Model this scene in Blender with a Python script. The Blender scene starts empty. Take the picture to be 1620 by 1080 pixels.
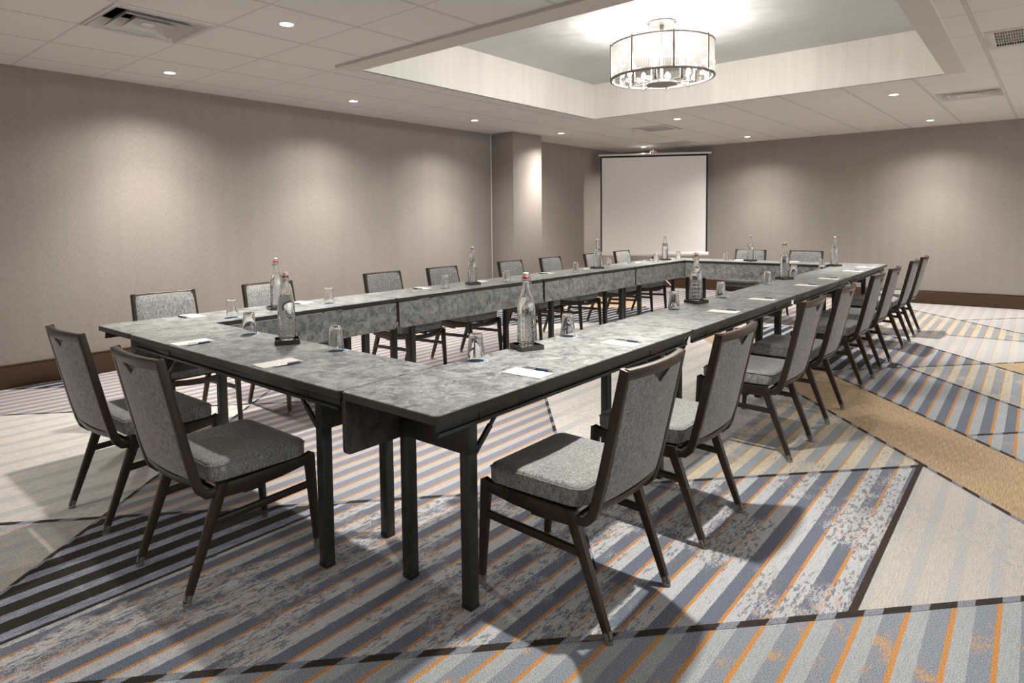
import bpy, bmesh, math, random
from mathutils import Vector, Matrix
R_ = math.radians
random.seed(4)
scn = bpy.context.scene
COL = scn.collection

# ------------------------------------------------------------------ node helpers
class NT:
    def __init__(s, name):
        s.m = bpy.data.materials.new(name); s.m.use_nodes = True
        s.t = s.m.node_tree; s.t.nodes.clear()
        s.out = s.t.nodes.new('ShaderNodeOutputMaterial')
    def n(s, typ, **kw):
        nd = s.t.nodes.new(typ)
        for k, v in kw.items(): setattr(nd, k, v)
        return nd
    def put(s, sock, v):
        if hasattr(v, 'is_output') or isinstance(v, bpy.types.NodeSocket): s.t.links.new(v, sock)
        else:
            if isinstance(v, (tuple, list)) and len(v) == 3 and sock.type == 'RGBA': v = (*v, 1)
            sock.default_value = v
    def math(s, op, a, b=0.0, c=None, clamp=False):
        nd = s.n('ShaderNodeMath', operation=op, use_clamp=clamp)
        s.put(nd.inputs[0], a); s.put(nd.inputs[1], b)
        if c is not None: s.put(nd.inputs[2], c)
        return nd.outputs[0]
    def mix(s, f, a, b, mode='MIX'):
        nd = s.n('ShaderNodeMix', data_type='RGBA', blend_type=mode)
        s.put(nd.inputs[0], f); s.put(nd.inputs[6], a); s.put(nd.inputs[7], b)
        return nd.outputs[2]
    def coord(s, kind='Object'): return s.n('ShaderNodeTexCoord').outputs[kind]
    def mapping(s, v, scale=(1, 1, 1), loc=(0, 0, 0), rot=(0, 0, 0)):
        nd = s.n('ShaderNodeMapping'); s.put(nd.inputs['Vector'], v)
        nd.inputs['Scale'].default_value = scale; nd.inputs['Location'].default_value = loc
        nd.inputs['Rotation'].default_value = rot
        return nd.outputs[0]
    def noise(s, v, scale=5, detail=3, rough=.5, dist=0.0):
        nd = s.n('ShaderNodeTexNoise'); s.put(nd.inputs['Vector'], v)
        nd.inputs['Scale'].default_value = scale; nd.inputs['Detail'].default_value = detail
        nd.inputs['Roughness'].default_value = rough; nd.inputs['Distortion'].default_value = dist
        return nd.outputs[0]
    def sep(s, v):
        nd = s.n('ShaderNodeSeparateXYZ'); s.put(nd.inputs[0], v); return nd.outputs
    def comb(s, x, y, z):
        nd = s.n('ShaderNodeCombineXYZ')
        for i, v in enumerate((x, y, z)): s.put(nd.inputs[i], v)
        return nd.outputs[0]
    def step(s, v, lo, hi):
        nd = s.n('ShaderNodeMapRange', clamp=True); s.put(nd.inputs[0], v)
        nd.inputs[1].default_value = lo; nd.inputs[2].default_value = hi
        return nd.outputs[0]
    def bump(s, h, strength=.3, dist=.001):
        nd = s.n('ShaderNodeBump'); nd.inputs['Strength'].default_value = strength
        nd.inputs['Distance'].default_value = dist; s.put(nd.inputs['Height'], h)
        return nd.outputs[0]
    def bsdf(s, **kw):
        nd = s.n('ShaderNodeBsdfPrincipled')
        for k, v in kw.items(): s.put(nd.inputs[k.replace('_', ' ')], v)
        s.t.links.new(nd.outputs[0], s.out.inputs[0]); return s.m

def plain(name, col, rough=.5, metal=0.0, var=.12, scale=40, bump=0.0, **kw):
    t = NT(name); co = t.coord()
    n = t.noise(co, scale, 3)
    c = t.mix(t.step(n, .3, .7), tuple(x * (1 - var) for x in col), tuple(min(1, x * (1 + var)) for x in col))
    a = dict(Base_Color=c, Roughness=rough, Metallic=metal, **kw)
    if bump: a['Normal'] = t.bump(n, .5, bump)
    return t.bsdf(**a)

def fabric(name, dark, light, scale=260):
    t = NT(name); co = t.coord()
    w = t.noise(t.mapping(co, (1, 1, .55)), scale, 2, .6)
    w2 = t.noise(t.mapping(co, (1, 1, .3)), scale * .45, 2, .6)
    big = t.noise(co, 9, 3)
    f = t.math('ADD', t.math('MULTIPLY', t.step(w, .35, .65), .6), t.math('MULTIPLY', t.step(w2, .35, .65), .4))
    c = t.mix(f, dark, light)
    c = t.mix(t.math('MULTIPLY', t.step(big, .3, .7), .22), c, dark)
    return t.bsdf(Base_Color=c, Roughness=.85, Normal=t.bump(w, .5, .0015), Sheen_Weight=.35, Sheen_Roughness=.4)

M = {}
M['fabric'] = fabric('grey_chair_fabric', (.075, .077, .073), (.46, .465, .45))
M['fabric_back'] = fabric('grey_back_fabric', (.075, .07, .063), (.38, .365, .34))
M['frame'] = plain('brown_metal_frame', (.050, .036, .026), .36, .5, .1)
M['notch'] = plain('dark_recess', (.022, .015, .010), .5)
M['glide'] = plain('clear_plastic_glide', (.55, .53, .48), .15, .0, .1, Transmission_Weight=.7)
M['steel'] = plain('black_powder_steel', (.036, .038, .035), .36, .3, .15)
M['edge'] = plain('dark_edge_band', (.032, .025, .017), .38, 0, .15)
M['rivet'] = plain('bright_rivet', (.75, .75, .72), .3, .1, .05)
M['brownwood'] = None
M['white_paper'] = plain('white_paper', (.86, .85, .81), .7, 0, .02)
M['pen_blue'] = plain('blue_pen_grip', (.03, .055, .12), .4)
M['pen_metal'] = plain('silver_pen_metal', (.62, .60, .57), .25, .9, .04)
M['tray'] = plain('gunmetal_tray', (.07, .066, .058), .28, .6, .15)
M['ceramic'] = plain('white_ceramic', (.8, .78, .74), .25, 0, .03)
M['rubber'] = plain('red_rubber', (.45, .035, .03), .5, 0, .05)
M['wire'] = plain('wire_bail', (.55, .54, .5), .25, 1, .05)
M['nickel'] = plain('brushed_nickel', (.25, .225, .195), .42, .6, .08)
M['dark_nickel'] = plain('chandelier_metal', (.045, .041, .036), .45, .35, .05)
M['candle'] = plain('candle_sleeve', (.075, .068, .058), .5, .2, .05)
M['screen_white'] = plain('matte_white_screen', (.80, .785, .765), .75, 0, .02)
M['screen_black'] = plain('black_screen_border', (.012, .012, .012), .7)
M['screen_case'] = plain('white_metal_case', (.72, .71, .68), .4, 0, .03)
M['pole_black'] = plain('black_pole', (.02, .02, .02), .4, .3)
M['vent_white'] = plain('white_vent_metal', (.62, .59, .56), .45, 0, .05)
M['vent_dark'] = plain('dark_duct', (.022, .019, .017), .8)
M['white_trim'] = plain('white_trim_ring', (.72, .7, .66), .4, 0, .03)

def m_laminate(name, c0, c1, c2, lo=.37, hi=.63):
    t = NT(name); co = t.coord()
    warp = t.noise(co, 9, 3, .6)
    v = t.n('ShaderNodeVectorMath', operation='ADD'); t.put(v.inputs[0], co)
    wv = t.n('ShaderNodeTexNoise'); t.put(wv.inputs['Vector'], co); wv.inputs['Scale'].default_value = 16; wv.inputs['Detail'].default_value = 2
    sc = t.n('ShaderNodeVectorMath', operation='SCALE'); t.put(sc.inputs[0], wv.outputs[1]); sc.inputs['Scale'].default_value = .10
    t.put(v.inputs[1], sc.outputs[0])
    a = t.noise(v.outputs[0], 17, 4, .6, .5)
    b = t.noise(v.outputs[0], 48, 3, .6, 1.2)
    f = t.math('ADD', t.math('MULTIPLY', a, .6), t.math('MULTIPLY', b, .4))
    f = t.step(f, lo, hi)
    c = t.mix(f, c0, c1)
    c = t.mix(t.math('MULTIPLY', t.step(warp, .52, .75), .5), c, c2)
    r = t.math('ADD', .31, t.math('MULTIPLY', b, .14))
    return t.bsdf(Base_Color=c, Roughness=r)
M['laminate'] = m_laminate('swirled_grey_laminate', (.095, .101, .098), (.37, .392, .382), (.185, .196, .190), .39, .61)
M['panel_rear'] = m_laminate('brown_panel_rear', (.022, .018, .014), (.085, .072, .060), (.045, .038, .031))  # darker, browner version of the laminate for the modesty panels' rear face

def m_wood():
    t = NT('dark_stained_baseboard_wood'); co = t.coord()
    g = t.noise(t.mapping(co, (2, 2, 60)), 3, 4, .6, .3)
    c = t.mix(t.step(g, .3, .7), (.035, .016, .006), (.075, .036, .014))
    return t.bsdf(Base_Color=c, Roughness=.38)
M['wood'] = m_wood()

def m_wall():
    t = NT('taupe_woven_wallcovering'); co = t.coord()
    xyz = t.sep(co)
    along = t.math('ADD', xyz[0], xyz[1])
    vst = t.noise(t.comb(along, 0.0, t.math('MULTIPLY', xyz[2], .03)), 9, 4, .65)
    fine = t.noise(t.comb(t.math('MULTIPLY', along, 1.6), 0.0, xyz[2]), 190, 2, .6)
    thr = t.noise(t.comb(t.math('MULTIPLY', along, 6.0), 0.0, t.math('MULTIPLY', xyz[2], .7)), 40, 2, .6)
    f = t.math('ADD', t.math('MULTIPLY', fine, .55), t.math('MULTIPLY', thr, .45))
    c = t.mix(t.step(f, .33, .67), (.200, .176, .158), (.390, .347, .316))
    c = t.mix(t.math('MULTIPLY', t.step(vst, .4, .75), .30), c, (.23, .20, .175))
    return t.bsdf(Base_Color=c, Roughness=.72, Normal=t.bump(f, .35, .001))
M['wall'] = m_wall()

def m_ceiling():
    t = NT('ceiling_tiles_in_grid'); co = t.coord(); x, y, z = t.sep(co)
    u = t.math('DIVIDE', t.math('ADD', t.math('SUBTRACT', x, t.math('MULTIPLY', t.math('SUBTRACT', y, 7.0), .02)), .84 + .61 * 20), .61)
    v = t.math('DIVIDE', t.math('ADD', y, -.2 + .62 * 20), .62)
    def d(q, p):
        fr = t.math('FRACT', t.math('ADD', q, .5))
        return t.math('MULTIPLY', t.math('ABSOLUTE', t.math('SUBTRACT', fr, .5)), p)
    du, dv = d(u, .61), d(v, .62)
    bar = t.math('LESS_THAN', t.math('MINIMUM', du, t.math('ADD', dv, .0085)), .0105)
    gap = t.math('LESS_THAN', t.math('MINIMUM', du, t.math('ADD', dv, .0085)), .0130)
    sp = t.noise(co, 350, 2, .6); big = t.noise(co, 1.7, 2)
    tile = t.mix(t.step(sp, .25, .75), (.66, .635, .595), (.75, .725, .685))
    tile = t.mix(t.math('MULTIPLY', big, .25), tile, (.65, .625, .59))
    c = t.mix(gap, tile, (.38, .35, .32)); c = t.mix(bar, c, (.58, .55, .51))
    h = t.math('SUBTRACT', t.math('MULTIPLY', sp, .15), t.math('SUBTRACT', gap, t.math('MULTIPLY', bar, 1.2)))
    return t.bsdf(Base_Color=c, Roughness=.85, Normal=t.bump(h, .4, .002))
M['ceiling'] = m_ceiling()

def m_coffer(name, c0, c1, rough, axis):
    t = NT(name); co = t.coord(); x, y, z = t.sep(co)
    if axis == 'v': v = t.comb(t.math('ADD', x, y), 0.0, t.math('MULTIPLY', z, .02))
    else: v = t.comb(t.math('MULTIPLY', x, .04), y, 0.0)
    a = t.noise(v, 14, 5, .7); b = t.noise(v, 110, 3, .6)
    f = t.step(t.math('ADD', t.math('MULTIPLY', a, .6), t.math('MULTIPLY', b, .4)), .35, .65)
    return t.bsdf(Base_Color=t.mix(f, c0, c1), Roughness=rough, Normal=t.bump(b, .25, .001))
M['coffer_side'] = m_coffer('cream_streaked_wallcovering', (.80, .775, .73), (.90, .88, .84), .6, 'v')
M['coffer_top'] = m_coffer('silver_brushed_wallcovering', (.47, .475, .475), (.56, .565, .57), .42, 'h')

def m_glass(name, rough=0.0, col=(1, 1, 1), ior=1.45, bricks=False):
    t = NT(name)
    kw = dict(Base_Color=col, Roughness=rough, IOR=ior, Transmission_Weight=1.0)
    if bricks:
        x, y, z = t.sep(t.coord())
        ang = t.math('ARCTAN2', y, x)
        wa = t.math('SINE', t.math('MULTIPLY', ang, 5.0)); wz = t.math('SINE', t.math('MULTIPLY', z, 128.0))
        h = t.math('MULTIPLY', t.step(t.math('ABSOLUTE', wa), .15, .5), t.step(t.math('ABSOLUTE', wz), .15, .5))
        mask = t.math('MULTIPLY', t.step(z, .018, .022), t.math('SUBTRACT', 1.0, t.step(z, .138, .142)))
        kw['Normal'] = t.bump(t.math('MULTIPLY', h, mask), .7, .003)
    return t.bsdf(**kw)
M['glass'] = m_glass('clear_glass')
M['bottle_glass'] = m_glass('embossed_bottle_glass', 0.0, (.985, .995, .99), 1.45, True)
M['water'] = m_glass('water', 0.0, (1, 1, 1), 1.33)

def m_coaster():
    t = NT('blue_paper_coaster'); x, y, z = t.sep(t.coord())
    r = t.math('SQRT', t.math('ADD', t.math('MULTIPLY', x, x), t.math('MULTIPLY', y, y)))
    w = t.math('SINE', t.math('MULTIPLY', r, 420.0))
    n = t.noise(t.coord(), 160, 2)
    f = t.math('MULTIPLY', t.step(w, .2, .5), t.step(n, .4, .55))
    return t.bsdf(Base_Color=t.mix(f, (.20, .28, .40), (.58, .64, .70)), Roughness=.8)
M['coaster'] = m_coaster()

def m_emit(name, col, st):
    t = NT(name); e = t.n('ShaderNodeEmission'); t.put(e.inputs[0], col); e.inputs[1].default_value = st
    t.t.links.new(e.outputs[0], t.out.inputs[0]); return t.m
M['bulb'] = m_emit('glowing_bulb', (1, .95, .88), 16)
M['lens'] = m_emit('lit_downlight_lens', (1, .95, .88), 9)

def m_rods():
    t = NT('ribbed_glass_rods')
    tr = t.n('ShaderNodeBsdfTransparent'); gl = t.n('ShaderNodeBsdfGlossy'); tl = t.n('ShaderNodeBsdfTranslucent')
    gl.inputs['Roughness'].default_value = .06; gl.inputs['Color'].default_value = (.24, .236, .225, 1)
    tr.inputs['Color'].default_value = (.90, .90, .89, 1); tl.inputs['Color'].default_value = (.22, .216, .208, 1)
    m1 = t.n('ShaderNodeMixShader'); m1.inputs[0].default_value = .45
    t.t.links.new(gl.outputs[0], m1.inputs[1]); t.t.links.new(tl.outputs[0], m1.inputs[2])
    lw = t.n('ShaderNodeLayerWeight'); lw.inputs['Blend'].default_value = .35
    m2 = t.n('ShaderNodeMixShader'); t.put(m2.inputs[0], t.math('ADD', t.math('MULTIPLY', lw.outputs['Facing'], .65), .26, clamp=True))
    t.t.links.new(tr.outputs[0], m2.inputs[1]); t.t.links.new(m1.outputs[0], m2.inputs[2])
    t.t.links.new(m2.outputs[0], t.out.inputs[0]); return t.m
M['rods'] = m_rods()

# carpet: woven stripes along Y, each zone its own yarn mix
def carpet(name, base, band, line, bandw=.44, linew=.12, period=.1158, phase=.0, wear=.3, blotch=0.0, blotch_col=None, base2=None, flecks=.3, fleck_col=None):
    t = NT(name); co = t.coord(); x, y, z = t.sep(co)
    jag = t.noise(t.mapping(co, (1, .5, 1)), 230, 1)
    xx = t.math('ADD', x, t.math('MULTIPLY', t.math('SUBTRACT', jag, .5), .006))
    u = t.math('FRACT', t.math('ADD', t.math('DIVIDE', xx, period), phase + 50))
    isband = t.math('MULTIPLY', t.math('GREATER_THAN', u, 1 - linew - bandw), t.math('LESS_THAN', u, 1 - linew))
    isline = t.math('GREATER_THAN', u, 1 - linew)
    fine = t.noise(t.mapping(co, (1, .35, 1)), 150, 2, .65)
    fleck = t.noise(t.mapping(co, (1, .27, 1)), 70, 4, .74)
    big = t.noise(t.mapping(co, (1, .6, 1)), 3.2, 3, .6)
    yarn = t.noise(co, 250, 2, .6)
    thin = t.noise(t.comb(x, t.math('MULTIPLY', y, .06), 0.0), 230, 2, .6)
    b2 = base2 or tuple(c * .86 for c in base)
    c = t.mix(t.step(thin, .42, .62), base, b2)
    if band != base: c = t.mix(isband, c, band)
    if line: c = t.mix(isline, c, line)
    if blotch:
        bn = t.noise(t.mapping(co, (1, .7, 1)), 7, 3, .6)
        bm = t.math('MULTIPLY', t.step(t.math('ADD', t.math('MULTIPLY', bn, .7), t.math('MULTIPLY', fine, .3)), .56, .60), isband)
        c = t.mix(t.math('MULTIPLY', bm, blotch), c, blotch_col)
    if wear:
        wm = t.math('ADD', t.math('MULTIPLY', big, .55), t.math('MULTIPLY', fleck, .45))
        wm = t.step(wm, .60 - .18 * wear, .62 - .18 * wear)
        sel = t.step(fleck, .515, .545); sel2 = t.step(t.math('ADD', t.math('MULTIPLY', fine, .5), t.math('MULTIPLY', t.noise(t.mapping(co, (1, .5, 1), (3.1, 1.7, 0)), 30, 3, .7), .5)), .535, .55)
        wc = t.mix(sel, base, band)
        wc = t.mix(t.math('MULTIPLY', sel2, .5), wc, fleck_col or (.42, .30, .17))
        c = t.mix(t.math('MULTIPLY', wm, .85), c, wc)
    fk = t.step(fleck, .56, .60)
    c = t.mix(t.math('MULTIPLY', fk, flecks), c, band)
    c = t.mix(.62, c, t.mix(t.step(yarn, .34, .66), (.03, .03, .03), (1, 1, 1)), 'SOFT_LIGHT')
    return t.bsdf(Base_Color=c, Roughness=.95, Normal=t.bump(t.math('ADD', yarn, thin), .6, .002))
LG, BL, OR = (.43, .445, .455), (.118, .133, .175), (.46, .205, .055)
ph = 1 - ((1.345 / .1158) % 1)
CARPET = ['blue', 'clean', 'blight', 'cream', 'soft', 'tan', 'beige', 'black', 'pale', 'mottletan', 'border', 'solid', 'trellis']
M['blue'] = carpet('carpet_blue_orange_worn', LG, BL, OR, .43, .105, phase=ph, wear=.5, fleck_col=(.46, .28, .12), flecks=.22)
M['clean'] = carpet('carpet_blue_orange', (.33, .35, .365), BL, (.42, .20, .06), .44, .13, phase=ph, wear=0, flecks=.12)
M['blight'] = carpet('carpet_pale_blue_stripe', (.42, .41, .40), (.205, .215, .265), (.46, .25, .10), .46, .13, phase=ph - .05, wear=0, flecks=.1)
M['cream'] = carpet('carpet_cream_stripe', (.50, .44, .345), (.24, .268, .295), (.42, .235, .085), .44, .10, phase=ph, wear=.42, fleck_col=(.46, .30, .13))
M['soft'] = carpet('carpet_soft_grey', (.46, .44, .42), (.375, .38, .39), (.42, .33, .23), .40, .08, phase=ph, wear=.2, flecks=.15)
M['tan'] = carpet('carpet_tan', (.335, .225, .125), (.335, .225, .125), None, .4, .1, wear=0, base2=(.46, .35, .23), flecks=.0)
M['beige'] = carpet('carpet_beige_mottled', (.58, .55, .505), (.43, .425, .415), None, .34, .1, period=.19, wear=.5, flecks=.75, fleck_col=(.33, .33, .325))
M['trellis'] = carpet('carpet_ivory_grey_stripe', (.47, .44, .40), (.385, .385, .378), (.43, .385, .33), .30, .05, period=.1158, phase=ph, wear=.36, flecks=.2, fleck_col=(.27, .28, .28))
M['black'] = carpet('carpet_black_stripe', (.31, .335, .40), (.018, .014, .009), None, .58, .02, phase=ph + .3, wear=0, base2=(.13, .145, .20), flecks=.0)
M['pale'] = carpet('carpet_pale_orange_line', (.335, .355, .37), (.205, .225, .262), (.46, .21, .055), .46, .125, phase=ph, wear=0, blotch=.8, blotch_col=(.47, .27, .11), flecks=.22)
M['mottletan'] = carpet('carpet_tan_blue_mottled', (.40, .37, .325), (.29, .31, .335), None, .45, .1, wear=.8, fleck_col=(.37, .27, .17), flecks=.5)
M['border'] = carpet('carpet_border_dashes', (.20, .215, .255), (.020, .014, .009), None, .60, .02, phase=ph, wear=0, flecks=0)
M['solid'] = carpet('carpet_border_solid', (.03, .017, .010), (.022, .014, .009), None, .5, .02, wear=0, flecks=0)

# ------------------------------------------------------------------ mesh helpers
def finish(bm, name, mat, parent=None, smooth=True, loc=None):
    me = bpy.data.meshes.new(name)
    bmesh.ops.recalc_face_normals(bm, faces=bm.faces[:])
    bm.to_mesh(me); bm.free()
    if smooth:
        for p in me.polygons: p.use_smooth = True
        try: me.set_sharp_from_angle(angle=R_(38))
        except Exception: pass
    for m in (mat if isinstance(mat, list) else [mat]): me.materials.append(m)
    o = bpy.data.objects.new(name, me); COL.objects.link(o)
    if parent: o.parent = parent
    if loc is not None: o.location = loc
    return o
def tag(o, label, cat, group=None):
    o['label'] = label; o['category'] = cat
    if group: o['group'] = group
    return o
def thing(name, label, cat, loc=(0, 0, 0), rz=0.0, group=None):
    o = bpy.data.objects.new(name, None); COL.objects.link(o)
    o.empty_display_size = .1
    o.location = loc; o.rotation_euler = (0, 0, rz)
    return tag(o, label, cat, group)
def struct(o): o['kind'] = 'structure'; return o
def kids(o): return [c for c in bpy.data.objects if c.parent == o]
def dup(root, loc, rz, label, group=None, name=None):
    r = root.copy(); COL.objects.link(r); r.location = loc; r.rotation_euler = (0, 0, rz); r['label'] = label
    if group: r['group'] = group
    for ch in kids(root):
        c = ch.copy(); COL.objects.link(c); c.parent = r
        for g in kids(ch):
            d = g.copy(); COL.objects.link(d); d.parent = c
    return r
def box(bm, a, b, bevel=0.0, seg=2):
    x0, y0, z0 = a; x1, y1, z1 = b
    v = [bm.verts.new(p) for p in ((x0, y0, z0), (x1, y0, z0), (x1, y1, z0), (x0, y1, z0), (x0, y0, z1), (x1, y0, z1), (x1, y1, z1), (x0, y1, z1))]
    fs = [bm.faces.new([v[i] for i in q]) for q in ((0, 3, 2, 1), (4, 5, 6, 7), (0, 1, 5, 4), (1, 2, 6, 5), (2, 3, 7, 6), (3, 0, 4, 7))]
    if bevel:
        es = list({e for f in fs for e in f.edges})
        bmesh.ops.bevel(bm, geom=es, offset=bevel, segments=seg, affect='EDGES', profile=.5)
def boxo(name, a, b, mat, parent=None, bevel=0.0, seg=2):
    bm = bmesh.new(); box(bm, a, b, bevel, seg); return finish(bm, name, mat, parent)
def tube(bm, p0, p1, r0, r1=None, seg=12, cap=True):
    r1 = r0 if r1 is None else r1
    p0, p1 = Vector(p0), Vector(p1); d = (p1 - p0).normalized()
    a = d.orthogonal().normalized(); b = d.cross(a)
    A, B = [], []
    for i in range(seg):
        t = 2 * math.pi * i / seg; w = a * math.cos(t) + b * math.sin(t)
        A.append(bm.verts.new(p0 + w * r0)); B.append(bm.verts.new(p1 + w * r1))
    for i in range(seg): bm.faces.new((A[i], A[(i + 1) % seg], B[(i + 1) % seg], B[i]))
    if cap: bm.faces.new(A[::-1]); bm.faces.new(B)
def lathe(bm, prof, seg=32, closed=False):
    rings = []
    for r, z in prof:
        if r < 1e-6: rings.append([bm.verts.new((0, 0, z))])
        else: rings.append([bm.verts.new((r * math.cos(2 * math.pi * i / seg), r * math.sin(2 * math.pi * i / seg), z)) for i in range(seg)])
    pairs = list(zip(rings, rings[1:])) + ([(rings[-1], rings[0])] if closed else [])
    for A, B in pairs:
        for i in range(seg):
            j = (i + 1) % seg
            if len(A) == 1 and len(B) == 1: continue
            if len(A) == 1: bm.faces.new((A[0], B[j], B[i]))
            elif len(B) == 1: bm.faces.new((A[i], A[j], B[0]))
            else: bm.faces.new((A[i], A[j], B[j], B[i]))
def sweep(bm, pts, secs, cap=True):
    """pts: list of frames (origin, side, up); secs: list of 2-D outlines, one per frame"""
    rows = []
    for (o, s, u), sec in zip(pts, secs):
        rows.append([bm.verts.new(Vector(o) + Vector(s) * a + Vector(u) * b) for a, b in sec])
    n = len(rows[0])
    for A, B in zip(rows, rows[1:]):
        for i in range(n): bm.faces.new((A[i], A[(i + 1) % n], B[(i + 1) % n], B[i]))
    if cap: bm.faces.new(rows[0][::-1]); bm.faces.new(rows[-1])
def rrect(w, h, r, k=2):
    out = []
    for cx, cy, a0 in ((w / 2 - r, h / 2 - r, 0), (-w / 2 + r, h / 2 - r, 90), (-w / 2 + r, -h / 2 + r, 180), (w / 2 - r, -h / 2 + r, 270)):
        for i in range(k + 1):
            t = R_(a0 + 90 * i / k); out.append((cx + r * math.cos(t), cy + r * math.sin(t)))
    return out
def ring_tube(bm, rad, r, z, seg=64, k=8, a0=0, a1=2 * math.pi):
    rows = []
    for i in range(seg):
        t = a0 + (a1 - a0) * i / seg
        rows.append([bm.verts.new(((rad + r * math.cos(q)) * math.cos(t), (rad + r * math.cos(q)) * math.sin(t), z + r * math.sin(q))) for q in [2 * math.pi * j / k for j in range(k)]])
    for i in range(seg):
        A, B = rows[i], rows[(i + 1) % seg]
        for j in range(k): bm.faces.new((A[j], A[(j + 1) % k], B[(j + 1) % k], B[j]))

# ------------------------------------------------------------------ room
XL, XR, YN, YB, ZC = -3.186, 6.6, -4.6, 10.06, 2.605
CX0, CX1, CY0, CY1, CZ = -1.292, 2.455, 2.17, 5.954, 3.045
H = .75

# floor : one carpet, zones cut along the woven diagonal borders
def build_floor():
    bm = bmesh.new()
    v = [bm.verts.new(p) for p in ((XL - .05, YN - .05, 0), (XR + .05, YN - .05, 0), (XR + .05, YB + .05, 0), (XL - .05, YB + .05, 0))]
    bm.faces.new(v)
    def cut(co, no):
        bmesh.ops.bisect_plane(bm, geom=bm.verts[:] + bm.edges[:] + bm.faces[:], plane_co=co, plane_no=no)
    P = [-1.873, -.24, .32, 2.36, 2.71, 3.46, 5.87, 6.9, 8.8]
    N = [-3.0, -.34, 2.98, 4.6, 5.9, 6.75, 7.92, 9.1, 11.37]
    for c in P: cut((0, c, 0), (-1.08, 1, 0))
    for c in N: cut((0, c, 0), (1.18, 1, 0))
    for x in (.68, 1.75, 2.70): cut((x, 0, 0), (1, 0, 0))
    cut((0, 7.2, 0), (0, 1, 0))
    def zone(x, y):
        p, n = y - 1.08 * x, y + 1.18 * x
        if p < -1.873: return 'pale'
        if n > 11.37: return 'soft'
        if n > 9.1:
            if p < 2.71: return 'tan'
            return 'soft' if y < 7.2 else 'cream'
        if n > 7.92: return 'cream' if p < 2.71 else ('clean' if p < 5.87 else 'blight')
        if n > 6.75:
            if p < .32: return 'pale'
            if p < 2.71: return 'clean'
            return 'black' if p < 5.87 else 'blight'
        if n > 5.9: return 'tan' if p < 5.87 else 'blight'
        if p < -.24:
            if n < -.34: return 'mottletan'
            if x < .68: return 'black'
            return 'blue' if x < 2.70 else 'trellis'
        if p < 2.36:
            if n < -.34: return 'beige'
            if n < 2.98: return 'blight'
            return 'beige' if x < 1.75 else 'cream'
        if n < -3.0 and p > 3.46: return 'black'
        if p < 6.9: return 'blight' if n < 2.98 else 'beige'
        if p < 8.8: return 'black'
        return 'tan' if n > 4.6 else 'blight'
    for f in bm.faces:
        c = f.calc_center_median(); f.material_index = CARPET.index(zone(c.x, c.y))
    idx = {n: i for i, n in enumerate(CARPET)}
    def strip(a, b, w, mi, z=.0012):
        a, b = Vector((*a, z)), Vector((*b, z)); d = (b - a).normalized(); s = Vector((-d.y, d.x, 0)) * w / 2
        f = bm.faces.new([bm.verts.new(q) for q in (a - s, b - s, b + s, a + s)]); f.material_index = mi
    def pl(c, x0, x1, w=.026): strip((x0, c + 1.08 * x0), (x1, c + 1.08 * x1), w, idx['border'])
    def nl(c, x0, x1, w=.022): strip((x0, c - 1.18 * x0), (x1, c - 1.18 * x1), w, idx['border'], .0018)
    pl(-1.873, -1.5, 5.5, .03); pl(-.24, -2.4, 2.715); pl(.32, 2.845, 4.2); pl(2.71, 1.95, 4.6); pl(2.36, -3.15, -.8); pl(3.46, -3.15, -2.7); pl(5.87, 2.45, 3.9)
    nl(-.34, -1.5, 1.2, .018); nl(2.98, .0, 1.9); nl(5.9, .6, 5.0); nl(6.75, .9, 5.0); nl(7.92, 2.2, 5.0, .026); nl(9.1, .9, 5.0, .026); nl(11.37, 1.5, 5.0, .026)
    strip((2.37, 7.2), (3.6, 7.25), .022, idx['border'], .0015)
    strip((2.70, 1.045), (2.70, 2.70), .024, idx['solid'], .0022)
    me = bpy.data.meshes.new('floor')
    bm.normal_update()
    for f in bm.faces:
        if f.normal.z < 0: f.normal_flip()
    bm.to_mesh(me); bm.free()
    for n in CARPET: me.materials.append(M[n])
    o = bpy.data.objects.new('floor', me); COL.objects.link(o); struct(o)
build_floor()

VENTS = [  # x0,x1,y0,y1,kind
    (-1.60, -1.01, .205, .805, 'diff'), (-1.375, -.84, 7.09, 7.63, 'perf'), (2.25, 2.83, 7.08, 7.66, 'diff'),
    (2.81, 3.40, 4.52, 5.11, 'grille'), (-1.975, -1.41, 9.06, 9.56, 'perf')]

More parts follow.
